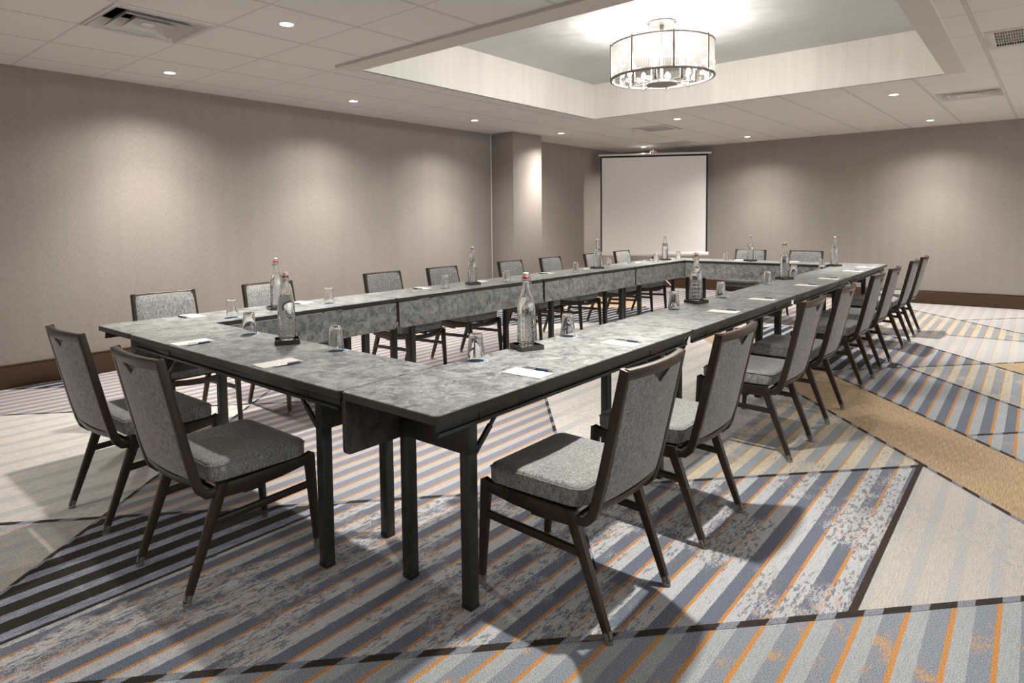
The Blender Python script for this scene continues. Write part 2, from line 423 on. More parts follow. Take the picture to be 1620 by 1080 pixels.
def build_ceiling():
    bm = bmesh.new()
    v = [bm.verts.new(p) for p in ((XL - .05, YN - .05, ZC), (XL - .05, YB + .05, ZC), (XR + .05, YB + .05, ZC), (XR + .05, YN - .05, ZC))]
    bm.faces.new(v)
    holes = [(CX0, CX1, CY0, CY1)] + [q[:4] for q in VENTS]
    for x0, x1, y0, y1 in holes:
        for co, no in (((x0, 0, 0), (1, 0, 0)), ((x1, 0, 0), (1, 0, 0)), ((0, y0, 0), (0, 1, 0)), ((0, y1, 0), (0, 1, 0))):
            bmesh.ops.bisect_plane(bm, geom=bm.verts[:] + bm.edges[:] + bm.faces[:], plane_co=co, plane_no=no)
    kill = []
    for f in bm.faces:
        c = f.calc_center_median()
        if any(x0 < c.x < x1 and y0 < c.y < y1 for x0, x1, y0, y1 in holes): kill.append(f)
    bmesh.ops.delete(bm, geom=kill, context='FACES')
    me = bpy.data.meshes.new('ceiling'); bm.normal_update()
    for f in bm.faces:
        if f.normal.z > 0: f.normal_flip()
    bm.to_mesh(me); bm.free(); me.materials.append(M['ceiling'])
    ce = struct(bpy.data.objects.new('ceiling', me)); COL.objects.link(ce)
    bm = bmesh.new()
    for a, b in (((CX0 - .02, CY0 - .02, ZC), (CX0, CY1 + .02, CZ)), ((CX1, CY0 - .02, ZC), (CX1 + .02, CY1 + .02, CZ)),
                 ((CX0, CY0 - .02, ZC), (CX1, CY0, CZ)), ((CX0, CY1, ZC), (CX1, CY1 + .02, CZ))): box(bm, a, b)
    o = finish(bm, 'coffer_wall', M['coffer_side'], ce, False); struct(o)
    o = boxo('coffer_top', (CX0 - .02, CY0 - .02, CZ), (CX1 + .02, CY1 + .02, CZ + .02), M['coffer_top'], ce); struct(o)
    tp = plain('painted_soffit', (.60, .56, .515), .6, 0, .03)
    bm = bmesh.new(); box(bm, (CX0 - .03, CY0 - .20, ZC - .022), (CX1 + .155, CY0, ZC - .001))
    box(bm, (CX1, CY0, ZC - .022), (CX1 + .155, CY1 - .08, ZC - .001))
    struct(finish(bm, 'trim_1', tp, None, False))
build_ceiling()

w = M['wall']
struct(boxo('wall_left', (XL - .12, YN - .12, 0), (XL, YB + .12, ZC + .05), w))
struct(boxo('wall_back', (XL, YB, 0), (XR + .12, YB + .12, ZC + .05), w))
WY0, WY1, WZ0, WZ1 = -1.0, 7.5, .55, 2.25     # window band in the right-hand wall, unseen: added to let in soft fill light
bm = bmesh.new(); box(bm, (XR, YN - .12, 0), (XR + .12, WY0, ZC + .05)); box(bm, (XR, WY1, 0), (XR + .12, YB, ZC + .05)); box(bm, (XR, WY0, 0), (XR + .12, WY1, WZ0)); box(bm, (XR, WY0, WZ1), (XR + .12, WY1, ZC + .05))
struct(finish(bm, 'wall_right', w, None, False))
bm = bmesh.new()
for i in range(6):
    y = WY0 + (WY1 - WY0) * i / 5; box(bm, (XR + .03, max(WY0, y - .03), WZ0), (XR + .09, min(WY1, y + .03), WZ1))
box(bm, (XR + .03, WY0, WZ0), (XR + .09, WY1, WZ0 + .05)); box(bm, (XR + .03, WY0, WZ1 - .05), (XR + .09, WY1, WZ1))
struct(finish(bm, 'fill_window_1', M['white_trim'], None, False))
ad = bpy.data.lights.new('side_fill', 'AREA'); ad.shape = 'RECTANGLE'; ad.size = WY1 - WY0; ad.size_y = WZ1 - WZ0; ad.energy = 85; ad.color = (.93, .97, 1)  # area light added outside the unseen window to fill the room from the right
al = bpy.data.objects.new('side_fill', ad); COL.objects.link(al); al.location = (XR + .35, (WY0 + WY1) / 2, (WZ0 + WZ1) / 2); al.rotation_euler = (R_(90), 0, R_(90))
struct(boxo('wall_near', (XL, YN - .12, 0), (XR, YN, ZC + .05), w))
PX, PY0, PY1 = -2.757, 6.105, 6.81
struct(boxo('wall_pillar', (XL, PY0, 0), (PX, PY1, ZC), w, None, .004))
struct(boxo('trim_2', (XL, PY0 - .010, .196), (XL + .012, PY0, ZC), M['white_trim'], None, .002))
def baseboard(name, pieces):
    bm = bmesh.new()
    for a, b in pieces:
        box(bm, (*a, 0), (*b, .188), .003)
        mx = (a[0], a[1], .188); d = .004
        box(bm, (a[0] - d if b[0] - a[0] < .1 else a[0], a[1] - d if b[1] - a[1] < .1 else a[1], .188),
            (b[0] + d if b[0] - a[0] < .1 else b[0], b[1] + d if b[1] - a[1] < .1 else b[1], .196), .002)
    return struct(finish(bm, name, M['wood']))
baseboard('baseboard_left', [((XL, YN), (XL + .018, PY0)), ((XL, PY1), (XL + .018, YB))])
baseboard('baseboard_back', [((XL + .018, YB - .018), (XR, YB))])
baseboard('baseboard_right', [((XR - .018, YN), (XR, YB - .018))])
baseboard('baseboard_pillar', [((XL + .018, PY0 - .018), (PX + .018, PY0)), ((PX, PY0), (PX + .018, PY1)), ((XL + .018, PY1), (PX + .018, PY1 + .018))])

# ------------------------------------------------------------------ ceiling fittings
def diffuser(o, wx, wy):
    bm = bmesh.new()
    for a, b in (((-wx, -wy), (wx, -wy + .03)), ((-wx, wy - .03), (wx, wy)), ((-wx, -wy + .03), (-wx + .03, wy - .03)), ((wx - .03, -wy + .03), (wx, wy - .03))):
        box(bm, (*a, -.006), (*b, .004), .0015)
    finish(bm, 'outer_frame', M['vent_white'], o)
    bm = bmesh.new(); box(bm, (-wx, -wy, .14), (wx, wy, .15))
    for a, b in (((-wx - .01, -wy, 0.004), (-wx, wy, .15)), ((wx, -wy, 0.004), (wx + .01, wy, .15)), ((-wx, -wy - .01, .004), (wx, -wy, .15)), ((-wx, wy, .004), (wx, wy + .01, .15))): box(bm, a, b)
    finish(bm, 'duct_box', M['vent_dark'], o, False)
    for i, s in enumerate((.93, .66, .40)):
        bm = bmesh.new(); rows = []
        for sc, z in ((s, -.012), (s, -.008), (s - .20, .060), (s - .205, .056)):
            rows.append([bm.verts.new((wx * sc * a, wy * sc * b, z)) for a, b in ((-1, -1), (1, -1), (1, 1), (-1, 1))])
        for k in range(4):
            A, B = rows[k], rows[(k + 1) % 4]
            for j in range(4): bm.faces.new((A[j], A[(j + 1) % 4], B[(j + 1) % 4], B[j]))
        finish(bm, 'louver', M['vent_white'], o, False)
    boxo('centre_plate', (-wx * .13, -wy * .13, .0), (wx * .13, wy * .13, .006), M['vent_white'], o, .002)
VL = ['large square white air diffuser near the left wall at the front', 'square return vent with dark slots between coffer and projector screen', 'white air diffuser on the right just beyond the coffer corner',
      'dark egg-crate return grille at the right edge of the ceiling', 'dull square vent on the ceiling by the back wall above the screen']
for (x0, x1, y0, y1, kind), lb in zip(VENTS, VL):
    nm = 'return_grille' if kind == 'grille' else 'air_vent'
    o = thing(nm, lb, 'vent', ((x0 + x1) / 2, (y0 + y1) / 2, ZC), 0, 'ceiling air vents'); wx, wy = (x1 - x0) / 2, (y1 - y0) / 2
    if kind == 'diff': diffuser(o, wx, wy)
    else:
        bm = bmesh.new(); fr = .045 if kind == 'grille' else .06; g_ = 0 if kind == 'grille' else .014
        for a, b in (((-wx + g_, -wy + g_), (wx - g_, -wy + fr)), ((-wx + g_, wy - fr), (wx - g_, wy - g_)), ((-wx + g_, -wy + fr), (-wx + fr, wy - fr)), ((wx - fr, -wy + fr), (wx - g_, wy - fr))):
            box(bm, (*a, -.006), (*b, .004), .0015)
        finish(bm, 'outer_frame', M['vent_white'], o)
        bm = bmesh.new(); box(bm, (-wx, -wy, .10), (wx, wy, .11))
        for a, b in (((-wx - .01, -wy, 0.004), (-wx, wy, .11)), ((wx, -wy, 0.004), (wx + .01, wy, .11)), ((-wx, -wy - .01, .004), (wx, -wy, .11)), ((-wx, wy, .004), (wx, wy + .01, .11))): box(bm, a, b)
        finish(bm, 'duct_box', M['vent_dark'], o, False)
        bm = bmesh.new()
        if kind == 'grille':
            n = 5
            for i in range(1, n):
                y = -wy + fr + (2 * wy - 2 * fr) * i / n; box(bm, (-wx + fr, y - .006, -.004), (wx - fr, y + .006, .02))
            for i in range(1, 34):
                x = -wx + fr + (2 * wx - 2 * fr) * i / 34; box(bm, (x - .0012, -wy + fr, -.002), (x + .0012, wy - fr, .02))
        else:
            for i in range(9):
                y = -wy + fr + (2 * wy - 2 * fr) * (i + .5) / 9
                box(bm, (-wx + fr, y - .009, -.003), (wx - fr, y + .006, .002))
        finish(bm, 'grid_bars', M['vent_white'], o, False)

# recessed downlights: (x, y, label)
DL = [(-.62, 1.09, 'downlight nearest the camera, left of the coffer trim', 1), (-2.54, 1.16, 'downlight above the near left wall, closest to the large diffuser', 1),
      (-2.475, 3.03, 'second downlight along the left wall', 1), (-2.44, 4.92, 'third downlight along the left wall, before the pillar', 1),
      (-2.355, 6.76, 'fourth downlight along the left wall, right of the pillar', 1), (-2.336, 9.355, 'downlight in the far corner just above the projector screen', 1),
      (-.495, 6.71, 'downlight beyond the coffer beside the slotted vent', 1), (-.462, 9.27, 'downlight by the back wall right of the screen', 1),
      (1.92, 6.78, 'downlight beyond the right end of the coffer', 1), (1.974, 9.31, 'downlight by the back wall at the right', 1),
      (1.93, 1.12, 'downlight in front of the coffer over the near right table', 0),
      (4.5, 3.9, 'downlight in the middle right part of the ceiling', 0), (4.5, 6.78, 'downlight in the far right part of the ceiling', 0), (4.5, 9.31, 'downlight by the back wall at the far right', 0),
      (-2.54, -2.6, 'downlight behind the camera by the left wall', 0), (-.62, -2.6, 'downlight behind the near end chairs', 0), (1.93, -2.6, 'downlight close behind the camera', 0), (4.5, -2.6, 'downlight behind the camera at the right', 0)]
first = None
ln = bpy.data.lights.new('downlight_core', 'SPOT'); ln.energy = 125; ln.color = (1, .95, .885); ln.spot_size = R_(92); ln.spot_blend = 1.0; ln.shadow_soft_size = .04
ld = bpy.data.lights.new('downlight_beam', 'SPOT'); ld.energy = 88; ld.color = (1, .95, .885); ld.spot_size = R_(142); ld.spot_blend = 1.0; ld.shadow_soft_size = .04
for x, y, lb, seen in DL:
    if first is None:
        o = first = thing('downlight', lb, 'ceiling light', (x, y, ZC), 0, 'recessed ceiling downlights')
        bm = bmesh.new(); lathe(bm, [(.042, .0), (.044, -.006), (.062, -.004), (.064, 0.0), (.062, .002), (.042, .002)], 32, True); finish(bm, 'trim_ring', M['white_trim'], o)
        bm = bmesh.new(); lathe(bm, [(0, -.0035), (.030, -.004), (.043, -.003), (.043, -.001), (0, -.001)], 32); finish(bm, 'lens', M['lens'], o)
        l = bpy.data.objects.new('lamp', ld); COL.objects.link(l); l.parent = o; l.location = (0, 0, -.02)
        l = bpy.data.objects.new('lamp', ln); COL.objects.link(l); l.parent = o; l.location = (0, 0, -.02)
    else: dup(first, (x, y, ZC), 0, lb, 'recessed ceiling downlights')

# chandelier
CHX, CHY = .548, 4.093
ch = thing('drum_chandelier', 'round drum chandelier of ribbed glass rods hanging in the white ceiling coffer', 'chandelier', (CHX, CHY, 2.5))
def lz(z): return z - 2.5
bm = bmesh.new(); lathe(bm, [(0, lz(3.02)), (.115, lz(3.02)), (.127, lz(3.03)), (.127, lz(3.044)), (0, lz(3.044))], 48); finish(bm, 'canopy', M['dark_nickel'], ch)
bm = bmesh.new(); tube(bm, (0, 0, lz(2.53)), (0, 0, lz(3.02)), .011); tube(bm, (0, 0, lz(2.95)), (0, 0, lz(3.02)), .019); tube(bm, (0, 0, lz(2.935)), (0, 0, lz(2.95)), .024); finish(bm, 'stem', M['dark_nickel'], ch)
DR, DZ0, DZ1 = .442, 2.555, 2.845
for z, nm in ((DZ0, 'bottom_ring'), (DZ1, 'top_ring')):
    bm = bmesh.new(); ring_tube(bm, DR, .0125 if z < 2.7 else .0095, lz(z), 96); finish(bm, nm, M['nickel'], ch)
A0 = R_(-52)
for k in range(8):
    a = A0 + k * math.pi / 4
    bm = bmesh.new(); p = (DR * math.cos(a) * 1.015, DR * math.sin(a) * 1.015)
    tube(bm, (*p, lz(DZ0 - .006)), (*p, lz(DZ1 + .016)), .0085, None, 10); finish(bm, 'post', M['nickel'], ch)
    bm = bmesh.new()
    for i in range(1, 20):
        b = a + (math.pi / 4) * i / 20; q = ((DR - .004) * math.cos(b), (DR - .004) * math.sin(b))
        tube(bm, (*q, lz(DZ0 + .004)), (*q, lz(DZ1 - .004)), .0074, None, 8)
    finish(bm, 'glass_panel', M['rods'], ch)
bm = bmesh.new(); lathe(bm, [(0, lz(2.497)), (.130, lz(2.497)), (.134, lz(2.502)), (.134, lz(2.517)), (.06, lz(2.535)), (0, lz(2.535))], 48); finish(bm, 'hub', M['nickel'], ch)
for k in range(4):   # top spider that carries the drum
    a = A0 + k * math.pi / 2
    bm = bmesh.new(); tube(bm, (0, 0, lz(DZ1)), (DR * math.cos(a), DR * math.sin(a), lz(DZ1)), .005, None, 8); finish(bm, 'top_arm', M['dark_nickel'], ch)
pd = bpy.data.lights.new('bulb_glow', 'POINT'); pd.energy = 14.5; pd.color = (1, .95, .885); pd.shadow_soft_size = .02
for k in range(8):
    a = A0 + (k + .5) * math.pi / 4; e = Vector((math.cos(a), math.sin(a), 0))
    bm = bmesh.new(); tube(bm, e * .12 + Vector((0, 0, lz(2.512))), e * .285 + Vector((0, 0, lz(2.512))), .0045, None, 8); arm = finish(bm, 'arm', M['dark_nickel'], ch)
    bm = bmesh.new(); b = e * .285; tube(bm, b + Vector((0, 0, lz(2.50))), b + Vector((0, 0, lz(2.515))), .015); tube(bm, b + Vector((0, 0, lz(2.515))), b + Vector((0, 0, lz(2.60))), .0125); finish(bm, 'candle_sleeve', M['candle'], arm)
    bm = bmesh.new(); lathe(bm, [(0, .0), (.011, .002), (.019, .022), (.02, .035), (.014, .055), (.005, .068), (0, .07)], 16); finish(bm, 'bulb', M['bulb'], arm, True, b + Vector((0, 0, lz(2.60))))
    l = bpy.data.objects.new('bulb_light', pd); COL.objects.link(l); l.parent = ch; l.location = b * .93 + Vector((0, 0, lz(2.70)))

# ------------------------------------------------------------------ projector screen
S0, S1 = Vector((-2.965, 8.865, 0)), Vector((-1.335, 9.87, 0))
sd = (S1 - S0); SW = sd.length; sa = math.atan2(sd.y, sd.x); mid = (S0 + S1) / 2
ps = thing('projector_screen', 'white tripod projector screen with black border standing in the far corner', 'projector screen', (mid.x, mid.y, 0), sa)
hw = SW / 2; ZT, ZBt = 2.455, .665
boxo('top_slat', (-hw - .01, -.012, ZT - .012), (hw + .045, .012, ZT + .022), M['screen_case'], ps, .003)
boxo('screen_fabric', (-hw + .05, -.003, ZBt + .03), (hw - .045, .001, ZT - .045), M['screen_white'], ps)
bm = bmesh.new(); box(bm, (-hw + .022, -.002, ZBt + .02), (-hw + .05, .002, ZT - .012)); box(bm, (hw - .045, -.002, ZBt + .02), (hw - .012, .002, ZT - .012)); box(bm, (-hw + .05, -.002, ZT - .045), (hw - .045, .002, ZT - .012))
box(bm, (-hw + .022, .002, ZBt + .02), (hw - .012, .003, ZT - .012)); finish(bm, 'black_border', M['screen_black'], ps, False)
bm = bmesh.new(); tube(bm, (-hw + .01, 0, ZBt), (hw - .0, 0, ZBt), .042, None, 20); finish(bm, 'roller_case', M['screen_case'], ps)
bm = bmesh.new(); tube(bm, (0, .06, .10), (0, .06, ZT + .05), .014); finish(bm, 'pole', M['pole_black'], ps)
bm = bmesh.new(); tube(bm, (0, .0, ZT + .015), (0, .0, ZT + .085), .014); tube(bm, (0, .06, ZT + .045), (0, .0, ZT + .045), .009)
for q in (-1, 1):
    tube(bm, (0, .0, ZT + .055), (q * .045, 0, ZT + .060), .006); tube(bm, (q * .045, 0, ZT + .060), (q * .052, 0, ZT + .022), .006)
finish(bm, 'hook', M['screen_case'], ps)
bm = bmesh.new(); box(bm, (-.045, .045, ZBt - .13), (.045, .085, ZBt - .09), .008); tube(bm, (0, .065, ZBt - .2), (0, .065, ZBt - .09), .022); finish(bm, 'locking_collar', M['screen_case'], ps)
for k, a in enumerate((R_(200), R_(-20), R_(90))):
    bm = bmesh.new(); e = Vector((math.cos(a), math.sin(a), 0)); tube(bm, Vector((0, .06, .42)) + e * .02, Vector((0, .06, .012)) + e * .42, .011)
    tube(bm, Vector((0, .06, .14)) + e * .01, Vector((0, .06, .22)) + e * .23, .006)
    tube(bm, Vector((0, .06, .0)) + e * .42, Vector((0, .06, .025)) + e * .42, .016); finish(bm, 'leg', M['screen_case'], ps)

# ------------------------------------------------------------------ tables  (local x along, +y outward, z up)
TW = .4575
def make_table(name, label, L, group, ip=.27, im=.165, lo=.247):
    t = thing(name, label, 'table', (0, 0, 0), 0, group); hl = L / 2; yi, yo = -TW / 2, TW / 2
    bm = bmesh.new()
    sec = rrect(L - .006, TW - .004, .018, 4); v0 = [bm.verts.new((x, y, H - .003)) for x, y in sec]; v1 = [bm.verts.new((x * .9985, y * .995, H)) for x, y in sec]
    bm.faces.new(v1)
    for i in range(len(sec)): bm.faces.new((v0[i], v0[(i + 1) % len(sec)], v1[(i + 1) % len(sec)], v1[i]))
    bm.faces.new(v0[::-1]); finish(bm, 'tabletop', M['laminate'], t)
    bm = bmesh.new(); sec2 = rrect(L - .003, TW, .02, 4); a = [bm.verts.new((x, y, H - .027)) for x, y in sec2]; b = [bm.verts.new((x, y, H - .0025)) for x, y in sec2]
    for i in range(len(sec2)): bm.faces.new((a[i], a[(i + 1) % len(sec2)], b[(i + 1) % len(sec2)], b[i]))
    bm.faces.new(a[::-1]); bm.faces.new(b); finish(bm, 'edge_band', M['edge'], t)
    # outer channel rail
    for y1, sgn in ((yo - .018, 1),):
        bm = bmesh.new(); z0, z1 = H - .075, H - .0275
        box(bm, (-hl + .03, y1 - .014, z0), (hl - .03, y1 - .010, z1), .001)
        box(bm, (-hl + .03, y1 - .014, z0), (hl - .03, y1, z0 + .004), .001)
        box(bm, (-hl + .03, y1 - .004, z0 + .004), (hl - .03, y1, z0 + .011), .001)
        box(bm, (-hl + .03, y1 - .014, z1 - .003), (hl - .03, y1, z1), .001)
        rail = finish(bm, 'apron_rail', M['steel'], t)
        for s in (-1, 1):
            bm = bmesh.new(); box(bm, (s * (hl - .32) - .10, y1 - .0099, z0 + .006), (s * (hl - .32) + .10, y1 - .0070, z1 - .005), .001); finish(bm, 'rail_plate', M['frame'], rail)
    # inner modesty panel
    bm = bmesh.new(); pts = []
    px0, px1, z0, z1, r = -hl + .012, hl - .012, H - .222, H - .032, .022
    for cx, cz, a0 in ((px1 - r, z0 + r, 270), (px1 - .004, z1 - .004, 0), (px0 + .004, z1 - .004, 90), (px0 + r, z0 + r, 180)):
        rr = r if cz < z1 - r else .004
        for i in range(5):
            q = R_(a0 + 90 * i / 4); pts.append((cx + rr * math.cos(q), cz + rr * math.sin(q)))
    a = [bm.verts.new((x, yi - .006, z)) for x, z in pts]; b = [bm.verts.new((x, yi + .011, z)) for x, z in pts]
    bm.faces.new(a); bm.faces.new(b[::-1])
    for i in range(len(pts)): bm.faces.new((a[i], b[i], b[(i + 1) % len(pts)], a[(i + 1) % len(pts)]))
    mp = finish(bm, 'modesty_panel', [M['laminate'], M['panel_rear']], t)
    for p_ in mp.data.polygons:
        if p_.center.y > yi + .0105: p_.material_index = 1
    bm = bmesh.new(); e0 = [bm.verts.new((x + (.0015 if x > 0 else -.0015), yi - .0045, z - (.0015 if z < .6 else -.0)))for x, z in pts]; e1 = [bm.verts.new((x + (.0015 if x > 0 else -.0015), yi + .0095, z - (.0015 if z < .6 else 0))) for x, z in pts]
    for i in range(len(pts)): bm.faces.new((e0[i], e1[i], e1[(i + 1) % len(pts)], e0[(i + 1) % len(pts)]))
    finish(bm, 'panel_edge', M['edge'], mp)
    LI, LO, s2 = yi + .034, yi + lo, .0215
    for s in (-1, 1):
        ux = s * (hl - (ip if s > 0 else im))
        # hinge bracket
        bm = bmesh.new(); bx = s * (hl - .15); box(bm, (bx - .07, yi + .0115, H - .088), (bx + .07, yi + .0145, H - .028), .001); box(bm, (bx - .07, yi + .0145, H - .031), (bx + .07, yi + .10, H - .028), .001)
        br = finish(bm, 'hinge_bracket', M['steel'], t)
        for dx in (-.03, .03):
            bm = bmesh.new(); lathe(bm, [(0, .003), (.004, .002), (.006, 0), (0, 0)], 12); rv = finish(bm, 'rivet', M['rivet'], br, True, (bx + dx, yi + .0145, H - .066)); rv.rotation_euler = (R_(-90), 0, 0)
        # end plate joining the pair of legs
        boxo('leg_plate', (ux - .0225, LI - .022, H - .212), (ux + .0225, LO + .022, H - .0275), M['steel'], t, .002)
        boxo('top_plate', (ux - .04, yi + .015, H - .033), (ux + .04, yo - .055, H - .0272), M['steel'], t, .001)
        for y in (LI, LO):
            bm = bmesh.new(); box(bm, (ux - s2, y - s2, .018), (ux + s2, y + s2, H - .205), .003)
            lg = finish(bm, 'leg', M['steel'], t)
            boxo('foot_cap', (ux - s2 - .001, y - s2 - .001, 0), (ux + s2 + .001, y + s2 + .001, .019), M['pole_black'], lg, .004)
            bm = bmesh.new(); q0, q1 = Vector((ux - s * .015, y, H - .235)), Vector((ux - s * .235, y, H - .035))
            dd = (q1 - q0).normalized(); up = Vector((0, 1, 0)); sd2 = dd.cross(up)
            mid_ = q0.lerp(q1, .45)
            sweep(bm, [(q0, up, sd2), (mid_, up, sd2)], [rrect(.014, .020, .003)] * 2)
            sweep(bm, [(mid_, up, sd2), (q1, up, sd2)], [rrect(.010, .014, .003)] * 2)
            finish(bm, 'brace', M['steel'], t)
    return t
X0, X1, Y1 = -.906, 1.8185, 7.318
TL = Y1 / 4; TN = X1 - X0 - 2 * TW
GT = 'folding conference tables forming the hollow rectangle'
tl = make_table('conference_table', 'grey conference table of the right row, nearest the camera', TL - .006, GT, .27, .14, .335)
tl.location = (X1 - TW / 2, TL * .5, 0); tl.rotation_euler = (0, 0, R_(-90))
t2 = make_table('conference_table', 'second grey table of the right row counted from the camera', TL - .006, GT)
t2.location = (X1 - TW / 2, TL * 1.5, 0); t2.rotation_euler = (0, 0, R_(-90))
for i, lb in ((2, 'third grey table of the right row counted from the camera'), (3, 'farthest grey table of the right row, below the back wall')):
    dup(t2, (X1 - TW / 2, TL * (i + .5), 0), R_(-90), lb)
for i, lb in enumerate(('nearest grey table of the left row, joined to the near end table', 'second grey table of the left row, beneath the plain left wall', 'third grey table of the left row, in front of the pillar', 'farthest grey table of the left row, leading towards the projector screen')):
    dup(t2, (X0 + TW / 2, TL * (i + .5), 0), R_(90), lb)
tn = make_table('conference_table', 'grey end table at the left front with two chairs facing away from camera', TN - .007, GT, .125, .27, .335)
tn.location = ((X0 + X1) / 2, TW / 2, 0); tn.rotation_euler = (0, 0, R_(180))
tf = make_table('conference_table', 'grey end table at the far end with two chairs against the back wall', TN - .007, GT)
tf.location = ((X0 + X1) / 2, Y1 - TW / 2, 0)

# ------------------------------------------------------------------ chairs (local +y = forward, to the table)
def make_chair(label, group):
    t = thing('banquet_chair', label, 'chair', (0, 0, 0), 0, group)
    F = M['frame']
    def leg(x, top, bot, w0, w1):
        bm = bmesh.new(); a, b = Vector((x, *top)), Vector((x, *bot)); X, Yv = Vector((1, 0, 0)), Vector((0, 1, 0))
        fr, se = [], []
        for i in range(5):
            f = i / 4; wd = w0[0] + (w1[0] - w0[0]) * f; dp = w0[1] + (w1[1] - w0[1]) * f
            fr.append((a.lerp(b, f), X, Yv)); se.append(rrect(wd, dp, min(wd, dp) * .28, 2))
        sweep(bm, fr, se); lg = finish(bm, 'leg', F, t)
        d = (b - a).normalized(); bm = bmesh.new()
        q = b - d * .022; tube(bm, q, b, .0145, .0145, 14); tube(bm, b, Vector((b.x, b.y, 0.0)), .0135, .0155, 14)
        finish(bm, 'glide', M['glide'], lg)
    for s in (-1, 1):
        leg(s * .203, (.245, .392), (.273, .014), (.028, .044), (.023, .025))
        leg(s * .203, (-.112, .388), (-.252, .014), (.028, .046), (.024, .027))
    bm = bmesh.new()
    for s in (-1, 1):
        x = s * .203
        pts = [(.262, .372, .045), (.250, .386, .03), (.222, .374, .040), (.12, .366, .050), (-.04, .360, .055), (-.128, .364, .052)]
        sweep(bm, [((x, y, z), (1, 0, 0), (0, 0, 1)) for y, z, h in pts[1:]], [rrect(.026, h, .005, 2) for y, z, h in pts[1:]])
        box(bm, (x - s * .010 - .008, -.03, .322), (x - s * .010 + .008, .05, .345), .002)
    sweep(bm, [((x, .238 + .014 * (1 - (x / .2) ** 2), .372 - .014 * (1 - (x / .2) ** 2)), (0, 1, 0), (0, 0, 1)) for x in [-.198 + .396 * i / 10 for i in range(11)]], [rrect(.022, .034, .004, 2)] * 11)
    box(bm, (-.20, -.06, .358), (.20, -.03, .388), .003)
    finish(bm, 'seat_frame', F, t)
    boxo('seat_base', (-.19, -.13, .384), (.19, .225, .397), M['notch'], t, .003)
    bm = bmesh.new(); sweep(bm, [((-.195, -.128, .352), (0, 1, 0), (0, 0, 1)), ((.195, -.128, .352), (0, 1, 0), (0, 0, 1))], [rrect(.022, .026, .004)] * 2); finish(bm, 'rear_rail', F, t)
    for s in (-1, 1):
        bm = bmesh.new(); sweep(bm, [((s * .203, .258, .270), (1, 0, 0), (0, 0, 1)), ((s * .203, -.158, .256), (1, 0, 0), (0, 0, 1))], [rrect(.020, .026, .004)] * 2); finish(bm, 'stretcher', F, t)
    # backrest
    path = [(-.085, .372), (-.135, .361), (-.170, .364), (-.192, .385), (-.205, .420), (-.228, .510), (-.268, .690), (-.306, .866)]
    def pf(z):
        for (a, za), (b, zb) in zip(path[3:], path[4:]):
            if z <= zb or zb == path[-1][1]: return a + (b - a) * (z - za) / (zb - za)
    def hwid(z): return .203 - .007 * max(0, (z - .38)) / .48
    def bow(x, z): return -.024 * (1 - (x / .2) ** 2) * min(1, max(0, (z - .36) / .12))
    bm = bmesh.new()
    for s in (-1, 1):
        fr, se = [], []
        for i, (y, z) in enumerate(path):
            p0 = path[max(0, i - 1)]; p1 = path[min(len(path) - 1, i + 1)]
            d = Vector((0, p1[0] - p0[0], p1[1] - p0[1])).normalized(); n = d.cross(Vector((1, 0, 0)))
            fr.append(((s * (hwid(z) - .004), y, z), (1, 0, 0), n)); se.append(rrect(.025, .032, .005, 2))
        sweep(bm, fr, se)
    for z, h, dp in ((.850, .036, .030), (.418, .028, .022)):
        fr, se = [], []; n = 14
        for i in range(n + 1):
            x = -(hwid(z) - .004) + 2 * (hwid(z) - .004) * i / n
            dz = 0 if z > .6 else -.012 * (1 - (x / .2) ** 2)
            dydx = .024 * 2 * x / .04; d = Vector((1, dydx, 0)).normalized(); nn = Vector((-d.y, d.x, 0))
            fr.append(((x, pf(z) + bow(x, z) * (1 if z > .6 else .8), z + dz), nn, Vector((0, -.2, 1)).normalized())); se.append(rrect(dp, h, .006, 2))
        sweep(bm, fr, se)
    finish(bm, 'back_frame', F, t)
    # padded front
    bm = bmesh.new(); rows = []; nz, nx = 16, 14
    zs = [.408 + (.862 - .408) * i / nz for i in range(nz + 1)]
    for i, z in enumerate(zs):
        row = []; e = min(1, min(i, nz - i) / 1.6); hw_ = hwid(z) + .003
        for j in range(nx + 1):
            u = -1 + 2 * j / nx; x = u * hw_
            fade = (1 - abs(u) ** 6) ** .5 * (e ** .5 if e > 0 else 0)
            row.append(bm.verts.new((x, pf(z) + bow(x, z) + .012 + .020 * fade, z)))
        back = [bm.verts.new((u * hw_, pf(z) + bow(u * hw_, z) + .004, z)) for u in (1, .5, 0, -.5, -1)]
        rows.append(row + back)
    n = len(rows[0])
    for A, B in zip(rows, rows[1:]):
        for j in range(n): bm.faces.new((A[j], A[(j + 1) % n], B[(j + 1) % n], B[j]))
    bm.faces.new(rows[0][::-1]); bm.faces.new(rows[-1]); finish(bm, 'back_cushion', M['fabric'], t)
    # rear upholstered panel with handle notch
    def panel(xs, zlo, zhi, off, nm, mat, nz=10):
        bm = bmesh.new(); g = []
        for x in xs:
            a, b = zlo(x), zhi(x)
            g.append([bm.verts.new((x, pf(a + (b - a) * k / nz) + bow(x, a + (b - a) * k / nz) + off, a + (b - a) * k / nz)) for k in range(nz + 1)])
        for A, B in zip(g, g[1:]):
            for k in range(nz): bm.faces.new((A[k], B[k], B[k + 1], A[k + 1]))
        ret = bmesh.ops.extrude_face_region(bm, geom=bm.faces[:])
        for v in ret['geom']:
            if isinstance(v, bmesh.types.BMVert): v.co.y += .006
        return finish(bm, nm, mat, t)
    nt = lambda x: .040 * max(0, 1 - abs(x) / .062)
    xs = sorted({round(-.181 + .362 * i / 12, 4) for i in range(13)} | {-.062, -.03, 0.0, .03, .062})
    panel(xs, lambda x: .430, lambda x: .834 - nt(x), -.010, 'back_panel', M['fabric_back'])
